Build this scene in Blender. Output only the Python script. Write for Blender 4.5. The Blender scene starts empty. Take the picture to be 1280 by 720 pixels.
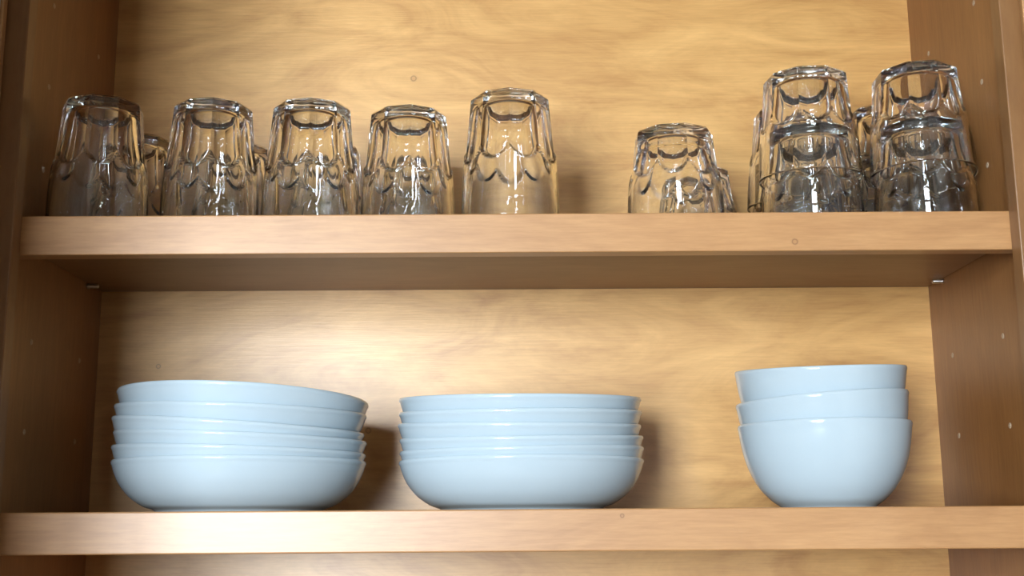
import bpy, bmesh, math, random
from mathutils import Matrix, Vector

random.seed(7)
scene = bpy.context.scene
COL = scene.collection
CZ = 1.50                      # camera height above the floor; cabinet heights below are relative to it

# ------------------------------------------------------------------ camera
cam_data = bpy.data.cameras.new('camera')
cam_data.sensor_width = 36.0
cam_data.lens = 1506.0 / 1280.0 * 36.0
cam_data.clip_start = 0.01
cam = bpy.data.objects.new('camera', cam_data)
COL.objects.link(cam)
pitch, roll, yaw = math.radians(11.15), math.radians(0.405), math.radians(0.34)
F = Vector((math.sin(yaw)*math.cos(pitch), math.cos(yaw)*math.cos(pitch), math.sin(pitch)))
R0 = F.cross(Vector((0, 0, 1))).normalized()
U0 = R0.cross(F)
R = R0*math.cos(roll) - U0*math.sin(roll)
U = U0*math.cos(roll) + R0*math.sin(roll)
cam.matrix_world = Matrix(((R.x, U.x, -F.x, 0), (R.y, U.y, -F.y, 0), (R.z, U.z, -F.z, CZ), (0, 0, 0, 1)))
scene.camera = cam

# ------------------------------------------------------------------ world, window daylight, exposure
world = bpy.data.worlds.new('daylight'); scene.world = world
world.use_nodes = True
world.node_tree.nodes['Background'].inputs[0].default_value = (0.80, 0.90, 1.0, 1)
world.node_tree.nodes['Background'].inputs[1].default_value = 0.6

WINDOWS = [  # centre x, centre z, width, height of the windows in the wall behind the camera
    (-0.90, 1.62, 0.92, 1.20),
    (0.80, 1.62, 0.22, 0.70),
]
WALL_Y = -1.75
for i, (wx, wz, ww, wh) in enumerate(WINDOWS):
    ld = bpy.data.lights.new('window_daylight', 'AREA')
    ld.shape = 'RECTANGLE'; ld.size = ww + 0.1; ld.size_y = wh + 0.1
    ld.energy = 215.0 * ww * wh * (1.0 if i == 0 else 0.6)
    ld.color = (0.84, 0.93, 1.0)
    lo = bpy.data.objects.new('window_daylight', ld)
    lo.location = (wx, WALL_Y - 0.16, wz)
    lo.rotation_euler = (math.radians(90), 0, 0)   # shines towards +y
    COL.objects.link(lo)

vs = scene.view_settings
vs.view_transform = 'Standard'; vs.look = 'None'
vs.exposure = 0.10; vs.gamma = 1.0; vs.use_curve_mapping = False
scene.cycles.sample_clamp_indirect = 0.0
scene.cycles.max_bounces = 16
scene.cycles.transmission_bounces = 16
scene.cycles.glossy_bounces = 8
scene.cycles.diffuse_bounces = 5

# ------------------------------------------------------------------ helpers
def tag(o, label=None, cat=None, group=None, kind=None):
    if label: o['label'] = label
    if cat: o['category'] = cat
    if group: o['group'] = group
    if kind: o['kind'] = kind
    return o

def link(name, me, mat=None, parent=None, loc=(0, 0, 0)):
    o = bpy.data.objects.new(name, me)
    COL.objects.link(o)
    if mat is not None and me is not None and not me.materials: me.materials.append(mat)
    if parent is not None: o.parent = parent
    o.location = loc
    return o

def empty(name, loc):
    o = bpy.data.objects.new(name, None)
    o.empty_display_size = 0.05
    COL.objects.link(o); o.location = loc
    return o

def box_mesh(name, lo, hi, bevel=0.0, seg=2):
    """box between two corners, in the coordinates of its object"""
    bm = bmesh.new()
    add_box(bm, lo, hi)
    if bevel > 0:
        bmesh.ops.bevel(bm, geom=bm.edges[:], offset=bevel, segments=seg, affect='EDGES', profile=0.5)
    me = bpy.data.meshes.new(name); bm.to_mesh(me); bm.free()
    return me

def add_box(bm, lo, hi):
    v = [bm.verts.new((x, y, z)) for x in (lo[0], hi[0]) for y in (lo[1], hi[1]) for z in (lo[2], hi[2])]
    for f in ((0, 1, 3, 2), (4, 6, 7, 5), (0, 4, 5, 1), (2, 3, 7, 6), (0, 2, 6, 4), (1, 5, 7, 3)):
        bm.faces.new([v[i] for i in f])
    bmesh.ops.recalc_face_normals(bm, faces=bm.faces[:])

def smooth(me, angle=None):
    for p in me.polygons: p.use_smooth = True
    if angle: me.set_sharp_from_angle(angle=math.radians(angle))

def lathe_mesh(name, prof, seg=96, angle=None):
    """revolve a closed (r, z) profile; r = 0 at both ends makes poles"""
    verts, faces, rows = [], [], []
    for r, z in prof:
        if r < 1e-6:
            rows.append([len(verts)]); verts.append((0, 0, z))
        else:
            rows.append(list(range(len(verts), len(verts)+seg)))
            for k in range(seg):
                a = 2*math.pi*k/seg
                verts.append((r*math.cos(a), r*math.sin(a), z))
    for a, b in zip(rows, rows[1:]):
        for k in range(seg):
            k2 = (k+1) % seg
            if len(a) == 1: faces.append((a[0], b[k2], b[k]))
            elif len(b) == 1: faces.append((a[k], a[k2], b[0]))
            else: faces.append((a[k], a[k2], b[k2], b[k]))
    me = bpy.data.meshes.new(name); me.from_pydata(verts, [], faces); me.update()
    bm = bmesh.new(); bm.from_mesh(me); bmesh.ops.recalc_face_normals(bm, faces=bm.faces[:]); bm.to_mesh(me); bm.free()
    smooth(me, angle)
    return me

def spline(pts, n):
    """Catmull-Rom through 2-D points"""
    out = []
    P = [pts[0]] + list(pts) + [pts[-1]]
    for i in range(1, len(P)-2):
        p0, p1, p2, p3 = P[i-1], P[i], P[i+1], P[i+2]
        for k in range(n):
            t = k/n
            out.append(tuple(0.5*((2*p1[j]) + (p2[j]-p0[j])*t + (2*p0[j]-5*p1[j]+4*p2[j]-p3[j])*t*t + (3*p1[j]-p0[j]-3*p2[j]+p3[j])*t**3) for j in (0, 1)))
    out.append(pts[-1])
    return out

# ------------------------------------------------------------------ materials
def new_mat(name):
    m = bpy.data.materials.new(name); m.use_nodes = True
    nt = m.node_tree
    return m, nt, nt.nodes['Principled BSDF']

def wood(name, dark, light, grain='x', rough=0.38, streak=170.0, figure=1.0, knots=(), bump=0.25, off=(0, 0, 0), blotch=0.5, spec=0.5, varnish=0.0):
    """varnished wood: fine streaks along the grain, a wavy figure, soft blotches, knots"""
    m, nt, b = new_mat(name)
    N, L = nt.nodes, nt.links
    tc = N.new('ShaderNodeTexCoord')
    def mapping(s):
        mp = N.new('ShaderNodeMapping')
        mp.inputs['Location'].default_value = off
        mp.inputs['Scale'].default_value = s
        L.new(tc.outputs['Object'], mp.inputs['Vector'])
        return mp
    def axis(a, c):   # a along the grain, c across it
        return {'x': (a, c, c), 'y': (c, a, c), 'z': (c, c, a)}[grain]
    def noise(s, detail=4, rough_=0.6, dist=0.0):
        n = N.new('ShaderNodeTexNoise')
        n.inputs['Scale'].default_value = 1.0
        n.inputs['Detail'].default_value = detail
        n.inputs['Roughness'].default_value = rough_
        n.inputs['Distortion'].default_value = dist
        L.new(mapping(s).outputs['Vector'], n.inputs['Vector'])
        return n
    fine = noise(axis(22, streak*2.6), 3, 0.7)
    mid = noise(axis(2.2, streak*0.16), 5, 0.55, 0.8)
    fig = noise(axis(4.5, 13.0), 5, 0.6, 2.6)
    blo = noise((3.2, 3.2, 3.2), 2, 0.5)
    def mix(a, bb, fac):
        n = N.new('ShaderNodeMix'); n.data_type = 'FLOAT'
        n.inputs[0].default_value = fac
        L.new(a, n.inputs[2]); L.new(bb, n.inputs[3])
        return n.outputs[0]
    v = mix(fine.outputs['Fac'], mid.outputs['Fac'], 0.45)
    v = mix(v, fig.outputs['Fac'], 0.35*figure)
    v = mix(v, blo.outputs['Fac'], 0.35*blotch)
    ramp = N.new('ShaderNodeValToRGB')
    ramp.color_ramp.elements[0].position = 0.33; ramp.color_ramp.elements[0].color = (*dark, 1)
    ramp.color_ramp.elements[1].position = 0.64; ramp.color_ramp.elements[1].color = (*light, 1)
    L.new(v, ramp.inputs['Fac'])
    col = ramp.outputs['Color']
    for (kx, ky, kz, kr) in knots:
        d = N.new('ShaderNodeVectorMath'); d.operation = 'DISTANCE'
        d.inputs[1].default_value = (kx, ky, kz)
        L.new(tc.outputs['Object'], d.inputs[0])
        r = N.new('ShaderNodeValToRGB')
        e = r.color_ramp.elements
        e[0].position = 0.0; e[0].color = (0.85, 0.80, 0.75, 1)
        e[1].position = 1.0; e[1].color = (1, 1, 1, 1)
        x = e.new(0.35); x.color = (0.85, 0.80, 0.75, 1)
        x = e.new(0.55); x.color = (0.40, 0.33, 0.28, 1)
        x = e.new(0.75); x.color = (0.9, 0.9, 0.9, 1)
        s = N.new('ShaderNodeMath'); s.operation = 'DIVIDE'; s.inputs[1].default_value = kr
        L.new(d.outputs['Value'], s.inputs[0]); L.new(s.outputs[0], r.inputs['Fac'])
        mm = N.new('ShaderNodeMix'); mm.data_type = 'RGBA'; mm.blend_type = 'MULTIPLY'
        mm.inputs[0].default_value = 0.8
        L.new(col, mm.inputs[6]); L.new(r.outputs['Color'], mm.inputs[7])
        col = mm.outputs[2]
    L.new(col, b.inputs['Base Color'])
    b.inputs['Roughness'].default_value = rough
    b.inputs['Specular IOR Level'].default_value = spec
    b.inputs['Coat Weight'].default_value = varnish; b.inputs['Coat Roughness'].default_value = 0.36
    bp = N.new('ShaderNodeBump'); bp.inputs['Strength'].default_value = bump; bp.inputs['Distance'].default_value = 0.0006
    L.new(fine.outputs['Fac'], bp.inputs['Height']); L.new(bp.outputs['Normal'], b.inputs['Normal'])
    return m

def plain(name, color, rough=0.5, metallic=0.0, var=0.06, scale=30.0, coat=0.0):
    m, nt, b = new_mat(name)
    N, L = nt.nodes, nt.links
    tc = N.new('ShaderNodeTexCoord'); n = N.new('ShaderNodeTexNoise'); n.inputs['Scale'].default_value = scale
    L.new(tc.outputs['Object'], n.inputs['Vector'])
    ramp = N.new('ShaderNodeValToRGB')
    ramp.color_ramp.elements[0].color = (*[c*(1-var) for c in color], 1)
    ramp.color_ramp.elements[1].color = (*[min(1, c*(1+var)) for c in color], 1)
    L.new(n.outputs['Fac'], ramp.inputs['Fac']); L.new(ramp.outputs['Color'], b.inputs['Base Color'])
    b.inputs['Roughness'].default_value = rough; b.inputs['Metallic'].default_value = metallic
    b.inputs['Coat Weight'].default_value = coat
    return m

BX0, BX1 = -0.473, 0.4987      # inner faces of the cabinet sides
OX0, OX1 = -0.457, 0.480       # opening of the face frame
YF0, YF1 = 1.090, 1.110        # face frame thickness; shelves start right behind it
YB = 1.390                     # front of the back panel
CAB = Vector((0.0128, YF1, CZ - 0.34))   # base point of the cabinet

def rel(x, y, z):              # camera-relative height -> cabinet coordinates
    return (x - CAB.x, y - CAB.y, z + CZ - CAB.z)

kn = [(*rel(-0.1097, YB, 0.5347), 0.0055), (*rel(-0.4024, YB, 0.1838), 0.0042), (*rel(-0.158, YB, 0.108), 0.0050)]
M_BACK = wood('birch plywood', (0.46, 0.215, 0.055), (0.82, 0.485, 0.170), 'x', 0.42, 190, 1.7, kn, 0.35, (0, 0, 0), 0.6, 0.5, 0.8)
M_SIDE = wood('shade-darkened maple side', (0.205, 0.085, 0.024), (0.345, 0.155, 0.048), 'z', 0.40, 90, 0.8, (), 0.15)  # side panels' shade is put into the wood colour, darker than plain maple
M_SHELF = wood('maple shelf plywood', (0.24, 0.125, 0.050), (0.36, 0.20, 0.088), 'x', 0.42, 90, 1.0, (), 0.15)
kn2 = [(*rel(0.275, YF1, 0.262), 0.0045), (*rel(0.105, YF1, 0.008), 0.003)]
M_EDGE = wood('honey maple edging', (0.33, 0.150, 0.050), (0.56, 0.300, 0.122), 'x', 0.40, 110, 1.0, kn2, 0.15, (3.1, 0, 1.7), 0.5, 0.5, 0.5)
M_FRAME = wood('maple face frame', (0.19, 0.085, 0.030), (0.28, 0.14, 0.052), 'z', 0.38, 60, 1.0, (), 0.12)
M_PANEL = plain('pale grey door lining', (0.62, 0.63, 0.62), 0.5, 0, 0.12, 12)
M_METAL = plain('nickel', (0.72, 0.70, 0.66), 0.28, 1.0, 0.05)
M_HOLE = plain('bare wood in pin hole', (0.46, 0.33, 0.22), 0.8, 0, 0.3, 400)
M_BOWL = plain('pale blue glazed stoneware', (0.49, 0.595, 0.665), 0.10, 0, 0.012, 5)
M_WALL = plain('beige paint', (0.26, 0.205, 0.140), 0.7, 0, 0.02, 8)
M_TRIM = plain('white trim paint', (0.78, 0.78, 0.76), 0.4, 0, 0.02, 8)
M_FLOOR = wood('oak floor', (0.16, 0.085, 0.04), (0.26, 0.15, 0.07), 'x', 0.4, 50, 1.0)

M_GLASS, _nt, _b = new_mat('clear pressed glass')
_b.inputs['Base Color'].default_value = (0.985, 0.995, 0.99, 1)
_b.inputs['Roughness'].default_value = 0.0
_b.inputs['IOR'].default_value = 1.5
_b.inputs['Transmission Weight'].default_value = 1.0
_tn = _nt.nodes.new('ShaderNodeTexNoise'); _tn.inputs['Scale'].default_value = 45
_tc = _nt.nodes.new('ShaderNodeTexCoord'); _nt.links.new(_tc.outputs['Object'], _tn.inputs['Vector'])
_bp = _nt.nodes.new('ShaderNodeBump'); _bp.inputs['Strength'].default_value = 0.02; _bp.inputs['Distance'].default_value = 0.002
_nt.links.new(_tn.outputs['Fac'], _bp.inputs['Height']); _nt.links.new(_bp.outputs['Normal'], _b.inputs['Normal'])

# ------------------------------------------------------------------ the room around (behind the camera)
RX0, RX1, RY1, RZ = -2.0, 2.0, YB + 0.012, 2.60
def struct(name, me, mat, loc=(0, 0, 0)):
    return tag(link(name, me, mat, None, loc), kind='structure')
tag(struct('floor', box_mesh('floor', (RX0, WALL_Y, -0.05), (RX1, RY1+0.1, 0)), M_FLOOR), 'brown wooden kitchen floor far below the cabinet', 'floor')
tag(struct('ceiling', box_mesh('ceiling', (RX0, WALL_Y, RZ), (RX1, RY1+0.1, RZ+0.05)), M_WALL), 'plain beige kitchen ceiling above the cabinet', 'ceiling')
tag(struct('wall_back', box_mesh('wall_back', (RX0, RY1, 0), (RX1, RY1+0.1, RZ)), M_WALL), 'beige kitchen wall that carries the wooden cabinet', 'wall')
tag(struct('wall_left', box_mesh('wall_left', (RX0-0.1, WALL_Y, 0), (RX0, RY1+0.1, RZ)), M_WALL), 'beige kitchen wall to the left of the cabinet', 'wall')
tag(struct('wall_right', box_mesh('wall_right', (RX1, WALL_Y, 0), (RX1+0.1, RY1+0.1, RZ)), M_WALL), 'beige kitchen wall to the right of the cabinet', 'wall')
bm = bmesh.new()
xs = [RX0]
for (wx, wz, ww, wh) in WINDOWS: xs += [wx-ww/2, wx+ww/2]
xs.append(RX1)
for i in range(0, len(xs), 2): add_box(bm, (xs[i], WALL_Y-0.12, 0), (xs[i+1], WALL_Y, RZ))
for (wx, wz, ww, wh) in WINDOWS:
    add_box(bm, (wx-ww/2, WALL_Y-0.12, 0), (wx+ww/2, WALL_Y, wz-wh/2))
    add_box(bm, (wx-ww/2, WALL_Y-0.12, wz+wh/2), (wx+ww/2, WALL_Y, RZ))
me = bpy.data.meshes.new('wall_front'); bm.to_mesh(me); bm.free()
tag(struct('wall_front', me, M_WALL), 'beige kitchen wall with two windows opposite the cabinet', 'wall')
for i, (wx, wz, ww, wh) in enumerate(WINDOWS):
    w = tag(empty('window_%d' % (i+1), (wx, WALL_Y-0.05, wz-wh/2)), ('wide' if i == 0 else 'narrow') + ' white window with glazing bars facing the cabinet', 'window', kind='structure')
    bm = bmesh.new(); t = 0.045
    add_box(bm, (-ww/2, -0.03, 0), (-ww/2+t, 0.03, wh)); add_box(bm, (ww/2-t, -0.03, 0), (ww/2, 0.03, wh))
    add_box(bm, (-ww/2+t, -0.03, 0), (ww/2-t, 0.03, t)); add_box(bm, (-ww/2+t, -0.03, wh-t), (ww/2-t, 0.03, wh))
    me = bpy.data.meshes.new('window_frame'); bm.to_mesh(me); bm.free()
    link('window_frame', me, M_TRIM, w)
    for q in (1, 2):
        zb = wh*q/3
        link('glazing_bar', box_mesh('glazing_bar', (-ww/2+t, -0.02, zb-0.02), (ww/2-t, 0.02, zb+0.02), 0.004), M_TRIM, w)
    nb = 3 if i == 0 else 2
    for c in range(1, nb):
        xb = -ww/2 + ww*c/nb
        for q in range(3):
            z0 = t if q == 0 else wh*q/3 + 0.02
            z1_ = wh - t if q == 2 else wh*(q+1)/3 - 0.02
            link('glazing_bar', box_mesh('glazing_bar', (xb-0.015, -0.015, z0), (xb+0.015, 0.015, z1_), 0.003), M_TRIM, w)
    link('window_sill', box_mesh('window_sill', (-ww/2-0.06, 0.051, -0.03), (ww/2+0.06, 0.12, -0.002), 0.006), M_TRIM, w)

# ------------------------------------------------------------------ the cabinet
cab = tag(empty('kitchen_cabinet', CAB), 'open maple wall cabinet with two shelves of glasses and bowls', 'cabinet')
def cpart(name, lo, hi, mat, parent=cab, bevel=0.0):
    return link(name, box_mesh(name, rel(*lo), rel(*hi), bevel), mat, parent)
ZT, ZB = 0.70, -0.30           # inside top and bottom of the cabinet
cpart('back_panel', (BX0-0.018, YB, ZB-0.018), (BX1+0.018, YB+0.009, ZT+0.018), M_BACK)
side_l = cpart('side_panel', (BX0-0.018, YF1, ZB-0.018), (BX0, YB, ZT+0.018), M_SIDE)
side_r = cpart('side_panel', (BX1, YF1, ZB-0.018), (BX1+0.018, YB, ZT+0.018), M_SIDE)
cpart('top_panel', (BX0, YF1, ZT), (BX1, YB, ZT+0.018), M_SHELF)
cpart('bottom_panel', (BX0, YF1, ZB-0.018), (BX1, YB, ZB), M_SHELF)
DX0, DX1 = -0.4768, 0.4985     # where the open doors meet the face frame
SX0, SX1 = OX0-0.040, OX1+0.040
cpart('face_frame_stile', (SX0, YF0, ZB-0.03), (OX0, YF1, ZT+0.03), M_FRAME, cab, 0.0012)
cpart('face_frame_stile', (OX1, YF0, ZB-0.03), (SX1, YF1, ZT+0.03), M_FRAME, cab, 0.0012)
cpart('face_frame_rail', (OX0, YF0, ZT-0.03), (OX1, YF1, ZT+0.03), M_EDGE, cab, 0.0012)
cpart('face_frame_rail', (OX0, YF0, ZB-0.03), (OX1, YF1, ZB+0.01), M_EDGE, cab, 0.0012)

# shelves: plywood board with a solid wood edging that hangs below it
SHELF_Z = {'up': 0.2912, 'lo': 0.0145}
for key in ('up', 'lo'):
    z = SHELF_Z[key]
    sh = link('shelf', box_mesh('shelf', rel(BX0+0.001, YF1+0.020, z-0.019), rel(BX1-0.001, YB-0.0005, z)), M_SHELF, cab)
    link('shelf_edging', box_mesh('shelf_edging', rel(BX0+0.001, YF1+0.0005, z-0.038), rel(BX1-0.001, YF1+0.020, z), 0.0014, 3), M_EDGE, sh)

# rows of shelf pin holes in the side panels, and the metal pins under the shelves
hole_me = lathe_mesh('pin_hole', [(0, 0.0002), (0.0016, 0.0003), (0.0026, 0.0008), (0.0031, 0.0001)], 12)
hole_me.materials.append(M_HOLE)
pin_me = lathe_mesh('shelf_pin', [(0, -0.012), (0.0025, -0.012), (0.0025, 0.0), (0.0031, 0.0005), (0.0031, 0.002), (0.0026, 0.003), (0.0026, 0.012), (0.0020, 0.013), (0, 0.013)], 16)
pin_me.materials.append(M_METAL)
for X, rot, panel in ((BX0, 90, side_l), (BX1, -90, side_r)):
    for yy in (1.191, 1.331):
        for k in range(-3, 5):
            z = 0.272 + 0.0893*k
            p = rel(X, yy + random.uniform(-.002, .002), z)
            if abs(z - 0.272) < 0.01 or abs(z - 0.0043) < 0.03: continue
            h = link('pin_hole', hole_me, None, panel, p)
            h.rotation_euler = (0, math.radians(rot), 0)
for X, sgn in ((BX0, 1), (BX1, -1)):
    for zs in (0.2912, 0.0145):
        for yy in (1.152, 1.340):
            p = link('shelf_pin', pin_me, None, cab, rel(X + sgn*0.0001, yy, zs - 0.019 - 0.0032))
            p.rotation_euler = (0, math.radians(90*sgn), 0)

# open doors, swung out to either side of the opening
DH0, DH1, DW = ZB-0.01, ZT+0.01, 0.478
for side, hx, ang in ((-1, DX0, 92), (1, DX1, 98)):
    d = empty('door', (0, 0, 0)); d.parent = cab
    d.location = rel(hx, YF0 - 0.002, DH0)
    d.rotation_euler = (0, 0, math.radians((ang-90)*side*-1 + 0))
    h = DH1 - DH0
    # local: door runs along -y from the hinge, its inner face looks into the opening
    def dbox(name, y0, y1, z0, z1, x0, x1, mat, bev=0.0015):
        lo = (min(side*x0, side*x1), min(-y0, -y1), z0); hi = (max(side*x0, side*x1), max(-y0, -y1), z1)
        return link(name, box_mesh(name, lo, hi, bev), mat, d)
    dbox('door_stile', 0.0, 0.0100, 0, h, 0, 0.020, M_EDGE)
    dbox('door_stile', DW-0.0100, DW, 0, h, 0, 0.020, M_EDGE)
    dbox('door_rail', 0.0100, DW-0.0100, 0, 0.0100, 0, 0.020, M_EDGE)
    dbox('door_rail', 0.0100, DW-0.0100, h-0.0100, h, 0, 0.020, M_EDGE)
    dbox('door_panel', 0.0100, DW-0.0100, 0.0100, h-0.0100, 0.003, 0.018, M_PANEL)

# ------------------------------------------------------------------ tumblers (nine flat facets that run out in arches below a round lip)
def tumbler_mesh(name, H, a0, r_rim, zs, floor=0.0085, nf=9, per=14, shoulder=0.80):
    c = math.cos(math.pi/nf)
    r_sh = a0/c + (r_rim - a0/c)*shoulder
    def Rr(z): return r_sh + (r_rim - r_sh)*((z - zs)/(H - zs)) + 0.0006*math.sin(max(0, min(1, (z-zs)/(H-zs)))*math.pi)
    z1 = zs - 0.016
    s = (c*(Rr(zs) - 0.0016) - a0)/zs          # facet corners stay inside the lip: a small shoulder
    def ap(z): return a0 + s*z
    seg = nf*per
    def facet(th):
        w = 2*math.pi/nf
        return math.cos(((th + w/2) % w) - w/2)
    zl = [0.0022, 0.006, 0.012] + [0.012 + (z1-0.004-0.012)*k/8 for k in range(1, 9)]
    zl += [z1-0.004 + (0.034)*k/68 for k in range(1, 69)]
    z_last = zl[-1]
    zl += [z_last + (H-0.003-z_last)*k/6 for k in range(1, 7)]
    rings = []   # each ring: function theta -> (r, z)
    def outer(z, sub=0.0):
        ring = []
        for k in range(seg):
            cf = facet(2*math.pi*k/seg)
            u = math.acos(min(1.0, cf))/(math.pi/nf)
            za = zs + 0.006 - 0.013*u**2                 # each facet ends in an arch
            t = max(0.0, min(1.0, (z - za + 0.0055)/0.0055))
            t = t*t*(3 - 2*t)
            rf = min(Rr(z), ap(z)/cf)
            ring.append((rf + (Rr(z) - rf)*t - sub, z))
        return ring
    base = outer(0.0)
    rings.append([(r*0.55, 0.0022) for r, z in base])
    rings.append([(r*0.80, 0.0010) for r, z in base])
    rings.append([(r*0.88, 0.0) for r, z in base])
    rings.append([(r*0.960, 0.0) for r, z in base])
    for z in zl: rings.append(outer(z))
    for k in range(1, 24):         # rounded lip
        a = math.pi*k/24
        rings.append([(r_rim - 0.0011 + 0.0011*math.cos(a), H - 0.0018 + 0.0018*math.sin(a))]*seg)
    ri_top = r_rim - 0.0022
    inner = spline([(ri_top, H-0.003), (Rr(zs+(H-zs)*0.5)-0.0036, zs+(H-zs)*0.5), (Rr(zs)-0.0050, zs), (ap(zs*0.55)-0.0046, zs*0.55), (a0-0.0046, floor+0.012), (a0-0.0062, floor+0.005), (a0-0.0105, floor+0.0012), (a0*0.5, floor), (a0*0.2, floor)], 10)
    for r, z in inner: rings.append([(r, z)]*seg)
    verts, faces = [], []
    verts.append((0, 0, 0.0028))
    for rg in rings:
        for k, (r, z) in enumerate(rg):
            t = 2*math.pi*k/seg
            verts.append((r*math.cos(t), r*math.sin(t), z))
    verts.append((0, 0, floor))
    n = len(rings)
    for k in range(seg):
        k2 = (k+1) % seg
        faces.append((0, 1+k2, 1+k))
        for i in range(n-1):
            a, b = 1+i*seg, 1+(i+1)*seg
            faces.append((a+k, a+k2, b+k2, b+k))
        a = 1+(n-1)*seg
        faces.append((a+k, a+k2, len(verts)-1))
    # stored upside down: the rim stands on z = 0
    verts = [(x, -y, H - z) for x, y, z in verts]
    me = bpy.data.meshes.new(name); me.from_pydata(verts, [], faces); me.update()
    bm = bmesh.new(); bm.from_mesh(me); bmesh.ops.recalc_face_normals(bm, faces=bm.faces[:]); bm.to_mesh(me); bm.free()
    smooth(me, 32)
    me.materials.append(M_GLASS)
    return me

TALL = tumbler_mesh('tall_tumbler', 0.132, 0.0370, 0.0490, 0.069)
SHORT = tumbler_mesh('short_tumbler', 0.097, 0.0372, 0.0480, 0.048)
WIDE = tumbler_mesh('wide_tumbler', 0.113, 0.0412, 0.0535, 0.057, shoulder=0.60)
UPZ = CZ + SHELF_Z['up'] + 0.0003
GT = 'upturned tall tumblers on the upper shelf'
GS = 'upturned short tumblers on the upper shelf'
def glass(name, me, x, y, rz, label, group, z=0.0, tilt=(0, 0)):
    o = link(name, me, None, None, (x, y, UPZ + z))
    o.rotation_euler = (math.radians(tilt[0]), math.radians(tilt[1]), math.radians(rz))
    return tag(o, label, 'glass', group)

# rz turns the facets: -90 brings a flat facet to the front, -70 a corner
glass('tall_tumbler', TALL, -0.4095, 1.1763, -71, 'upturned tall clear tumbler at the far left, against the left side panel', GT)
glass('tall_tumbler', TALL, -0.2997, 1.1870, -58, 'upturned tall clear tumbler, second from the left in the front row', GT)
glass('tall_tumbler', TALL, -0.1983, 1.1895, -64, 'upturned tall clear tumbler, third from the left in the front row', GT)
glass('tall_tumbler', TALL, -0.1004, 1.2108, -63, 'upturned tall clear tumbler, fourth from the left, set slightly further back', GT)
glass('tall_tumbler', TALL, 0.0059, 1.1641, -71, 'tallest looking upturned clear tumbler, alone with bare shelf to its right', GT)
glass('tall_tumbler', TALL, -0.4105, 1.2930, -60, 'rear tall tumbler showing between the first and second front tumblers', GT)
glass('tall_tumbler', TALL, -0.3085, 1.3225, -70, 'rear tall tumbler showing between the second and third front tumblers', GT)
glass('tall_tumbler', TALL, -0.2045, 1.3270, -82, 'rear tall tumbler showing between the third and fourth front tumblers', GT)
glass('tall_tumbler', TALL, -0.1035, 1.3385, -66, 'rear tall tumbler almost hidden behind the fourth front tumbler', GT)
glass('short_tumbler', SHORT, 0.1719, 1.1704, -100, 'single short upturned tumbler standing alone in front, right of the tallest one', GS)
glass('short_tumbler', SHORT, 0.2140, 1.3103, -88, 'rear short tumbler peeping out to the right of the single short one', GS)
OFF = 0.061
GW = 'nested short tumblers at the right end of the upper shelf'
for (x, y, a, t, which, dx) in (
        (0.3225, 1.2200, -105, (0.0, 0.8), 'left front stack near the right end', -0.0005),
        (0.4370, 1.2060, -110, (0.0, -3.2), 'right front stack beside the right side panel', -0.001),
        (0.3320, 1.3340, -70, (0.0, 2.0), 'rear stack hidden behind the left front stack', 0.0),
        (0.4430, 1.3300, -66, (0.0, 0.0), 'rear stack half hidden behind the right front stack', 0.0)):
    glass('wide_tumbler', WIDE, x, y, a, 'lower upturned tumbler of the ' + which, GW)
    glass('wide_tumbler', WIDE, x + dx, y - 0.001, a + 11, 'upper upturned tumbler of the ' + which, GW, OFF, t)

# ------------------------------------------------------------------ bowls
def bowl_mesh(name, outer, th_rim, th_mid, floor):
    """outer: (r, z) from foot to rim; the inside follows it, thicker towards the floor"""
    o = spline(outer, 6)
    rr, h = outer[-1]
    rf = outer[0][0]
    prof = [(0, 0.004), (rf-0.008, 0.004), (rf-0.006, 0.0005), (rf-0.004, 0.0), (rf-0.0008, 0.0)]
    prof += [p for p in o[1:]]
    q = th_rim*0.5
    ze = 0.0030
    while prof[-1][1] > h - ze - 0.0015: prof.pop()
    prof.append((rr, h-ze))
    for j in range(1, 18):
        a_ = math.pi*j/18
        prof.append((rr - q + q*math.cos(a_), h - ze + ze*math.sin(a_)))
    inner = []
    for i in range(len(o)-3, 0, -1):
        r, z = o[i]
        t0, t1 = o[i-1], o[i+1]
        dx, dz = t1[0]-t0[0], t1[1]-t0[1]
        l = math.hypot(dx, dz) or 1
        k = z/h
        t = th_rim*k + th_mid*(1-k)
        r2, z2 = r - dz/l*t, z + dx/l*t
        if z2 <= floor + 0.0008: break
        inner.append((r2, z2))
    prof += inner + [(inner[-1][0]*0.93, floor + 0.0002), (inner[-1][0]*0.5, floor), (0, floor)]
    me = lathe_mesh(name, prof, 128, 50)
    me.materials.append(M_BOWL)
    return me

SHALLOW = bowl_mesh('shallow_bowl', [(0.081, 0.0), (0.0835, 0.0022), (0.094, 0.0062), (0.1065, 0.0150), (0.1160, 0.0265), (0.1218, 0.0385), (0.1250, 0.0500)], 0.0022, 0.0032, 0.0090)
DEEP = bowl_mesh('deep_bowl', [(0.046, 0.0), (0.0480, 0.0022), (0.0565, 0.0085), (0.0680, 0.0210), (0.0775, 0.0390), (0.0835, 0.0600), (0.0870, 0.0845)], 0.0022, 0.0034, 0.0120)

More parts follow.
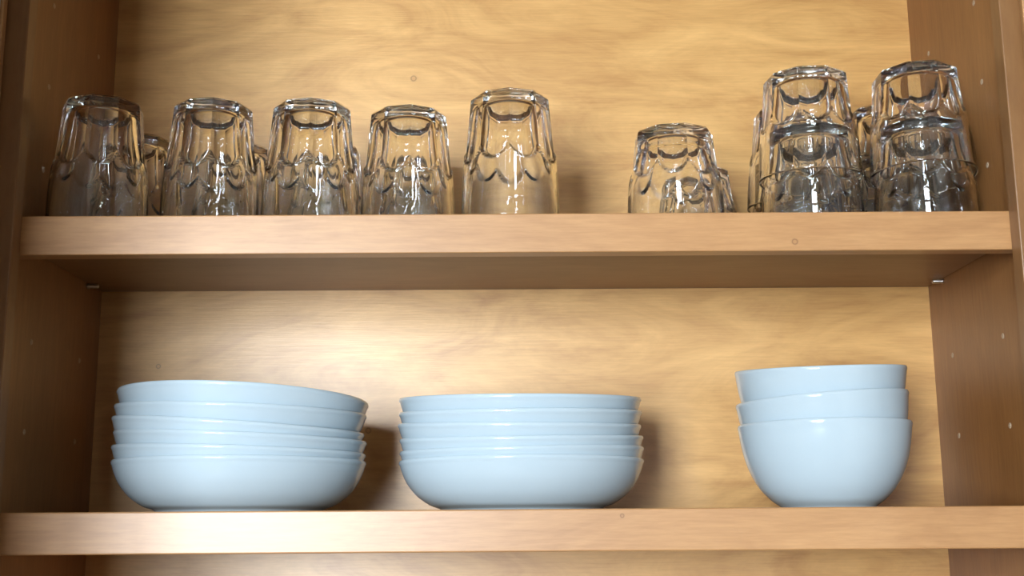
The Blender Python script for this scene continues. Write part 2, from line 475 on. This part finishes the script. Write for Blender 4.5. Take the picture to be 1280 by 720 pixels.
def bowl(name, me, h, cx, cy, rz_, a, b, label, group, s=1.0):
    """cx, cy, rz_: rim centre (height relative to camera); a: right edge up, b: front edge up (degrees)"""
    o = link(name, me, None, None)
    rot = Matrix.Rotation(math.radians(-a), 4, 'Y') @ Matrix.Rotation(math.radians(-b), 4, 'X')
    up = rot.to_3x3() @ Vector((0, 0, 1))
    o.rotation_euler = rot.to_euler()
    o.scale = (s, s, s)
    o.location = Vector((cx, cy, rz_ + CZ)) - up*h*s
    return tag(o, label, 'bowl', group)

ORD = ['top bowl', 'second bowl from the top', 'third bowl from the top', 'fourth bowl from the top', 'fifth bowl from the top', 'bottom bowl']
k = 1.012
for i, (x, y, z, a, b) in enumerate([
        (-0.2650, 1.2264, 0.1285, -2.25, 1.9), (-0.2669, 1.2264, 0.1162, -2.09, -1.4), (-0.2685, 1.2258, 0.1011, -3.9, -1.6),
        (-0.2660, 1.2254, 0.0898, -2.50, -1.35), (-0.2669, 1.2248, 0.0762, -1.9, -0.8), (-0.2662, 1.2236, 0.0646, -0.1, 0.1)]):
    bowl('shallow_bowl', SHALLOW, 0.050, x*k, y*k, z*k, a, b, ORD[i] + ' in the leaning shallow stack at left', 'shallow pale blue bowls stacked at left', k)
for i, (x, y, z, a, b) in enumerate([
        (0.0150, 1.2464, 0.1286, -0.20, -3.5), (0.0152, 1.2460, 0.1147, 0.08, -3.4), (0.0141, 1.2458, 0.1021, -0.56, -3.6),
        (0.0160, 1.2456, 0.0886, 0.37, -3.1), (0.0162, 1.2454, 0.0764, 0.8, -1.7), (0.0157, 1.2440, 0.0647, 0.1, 0.0)]):
    bowl('shallow_bowl', SHALLOW, 0.050, x, y, z, a, b, ORD[i] + ' in the shallow stack in the middle', 'shallow pale blue bowls stacked in the middle')
for i, (x, y, z, a, b) in enumerate([
        (0.3258, 1.2420, 0.1571, 1.30, -4.6), (0.3247, 1.2390, 0.1264, 3.7, -0.61), (0.3255, 1.2364, 0.0994, 0.4, 0.0)]):
    bowl('deep_bowl', DEEP, 0.0845, x, y, z, a, b, ['top', 'middle', 'bottom'][i] + ' deep bowl of the stack of three on the right', 'deep pale blue bowls stacked at right')
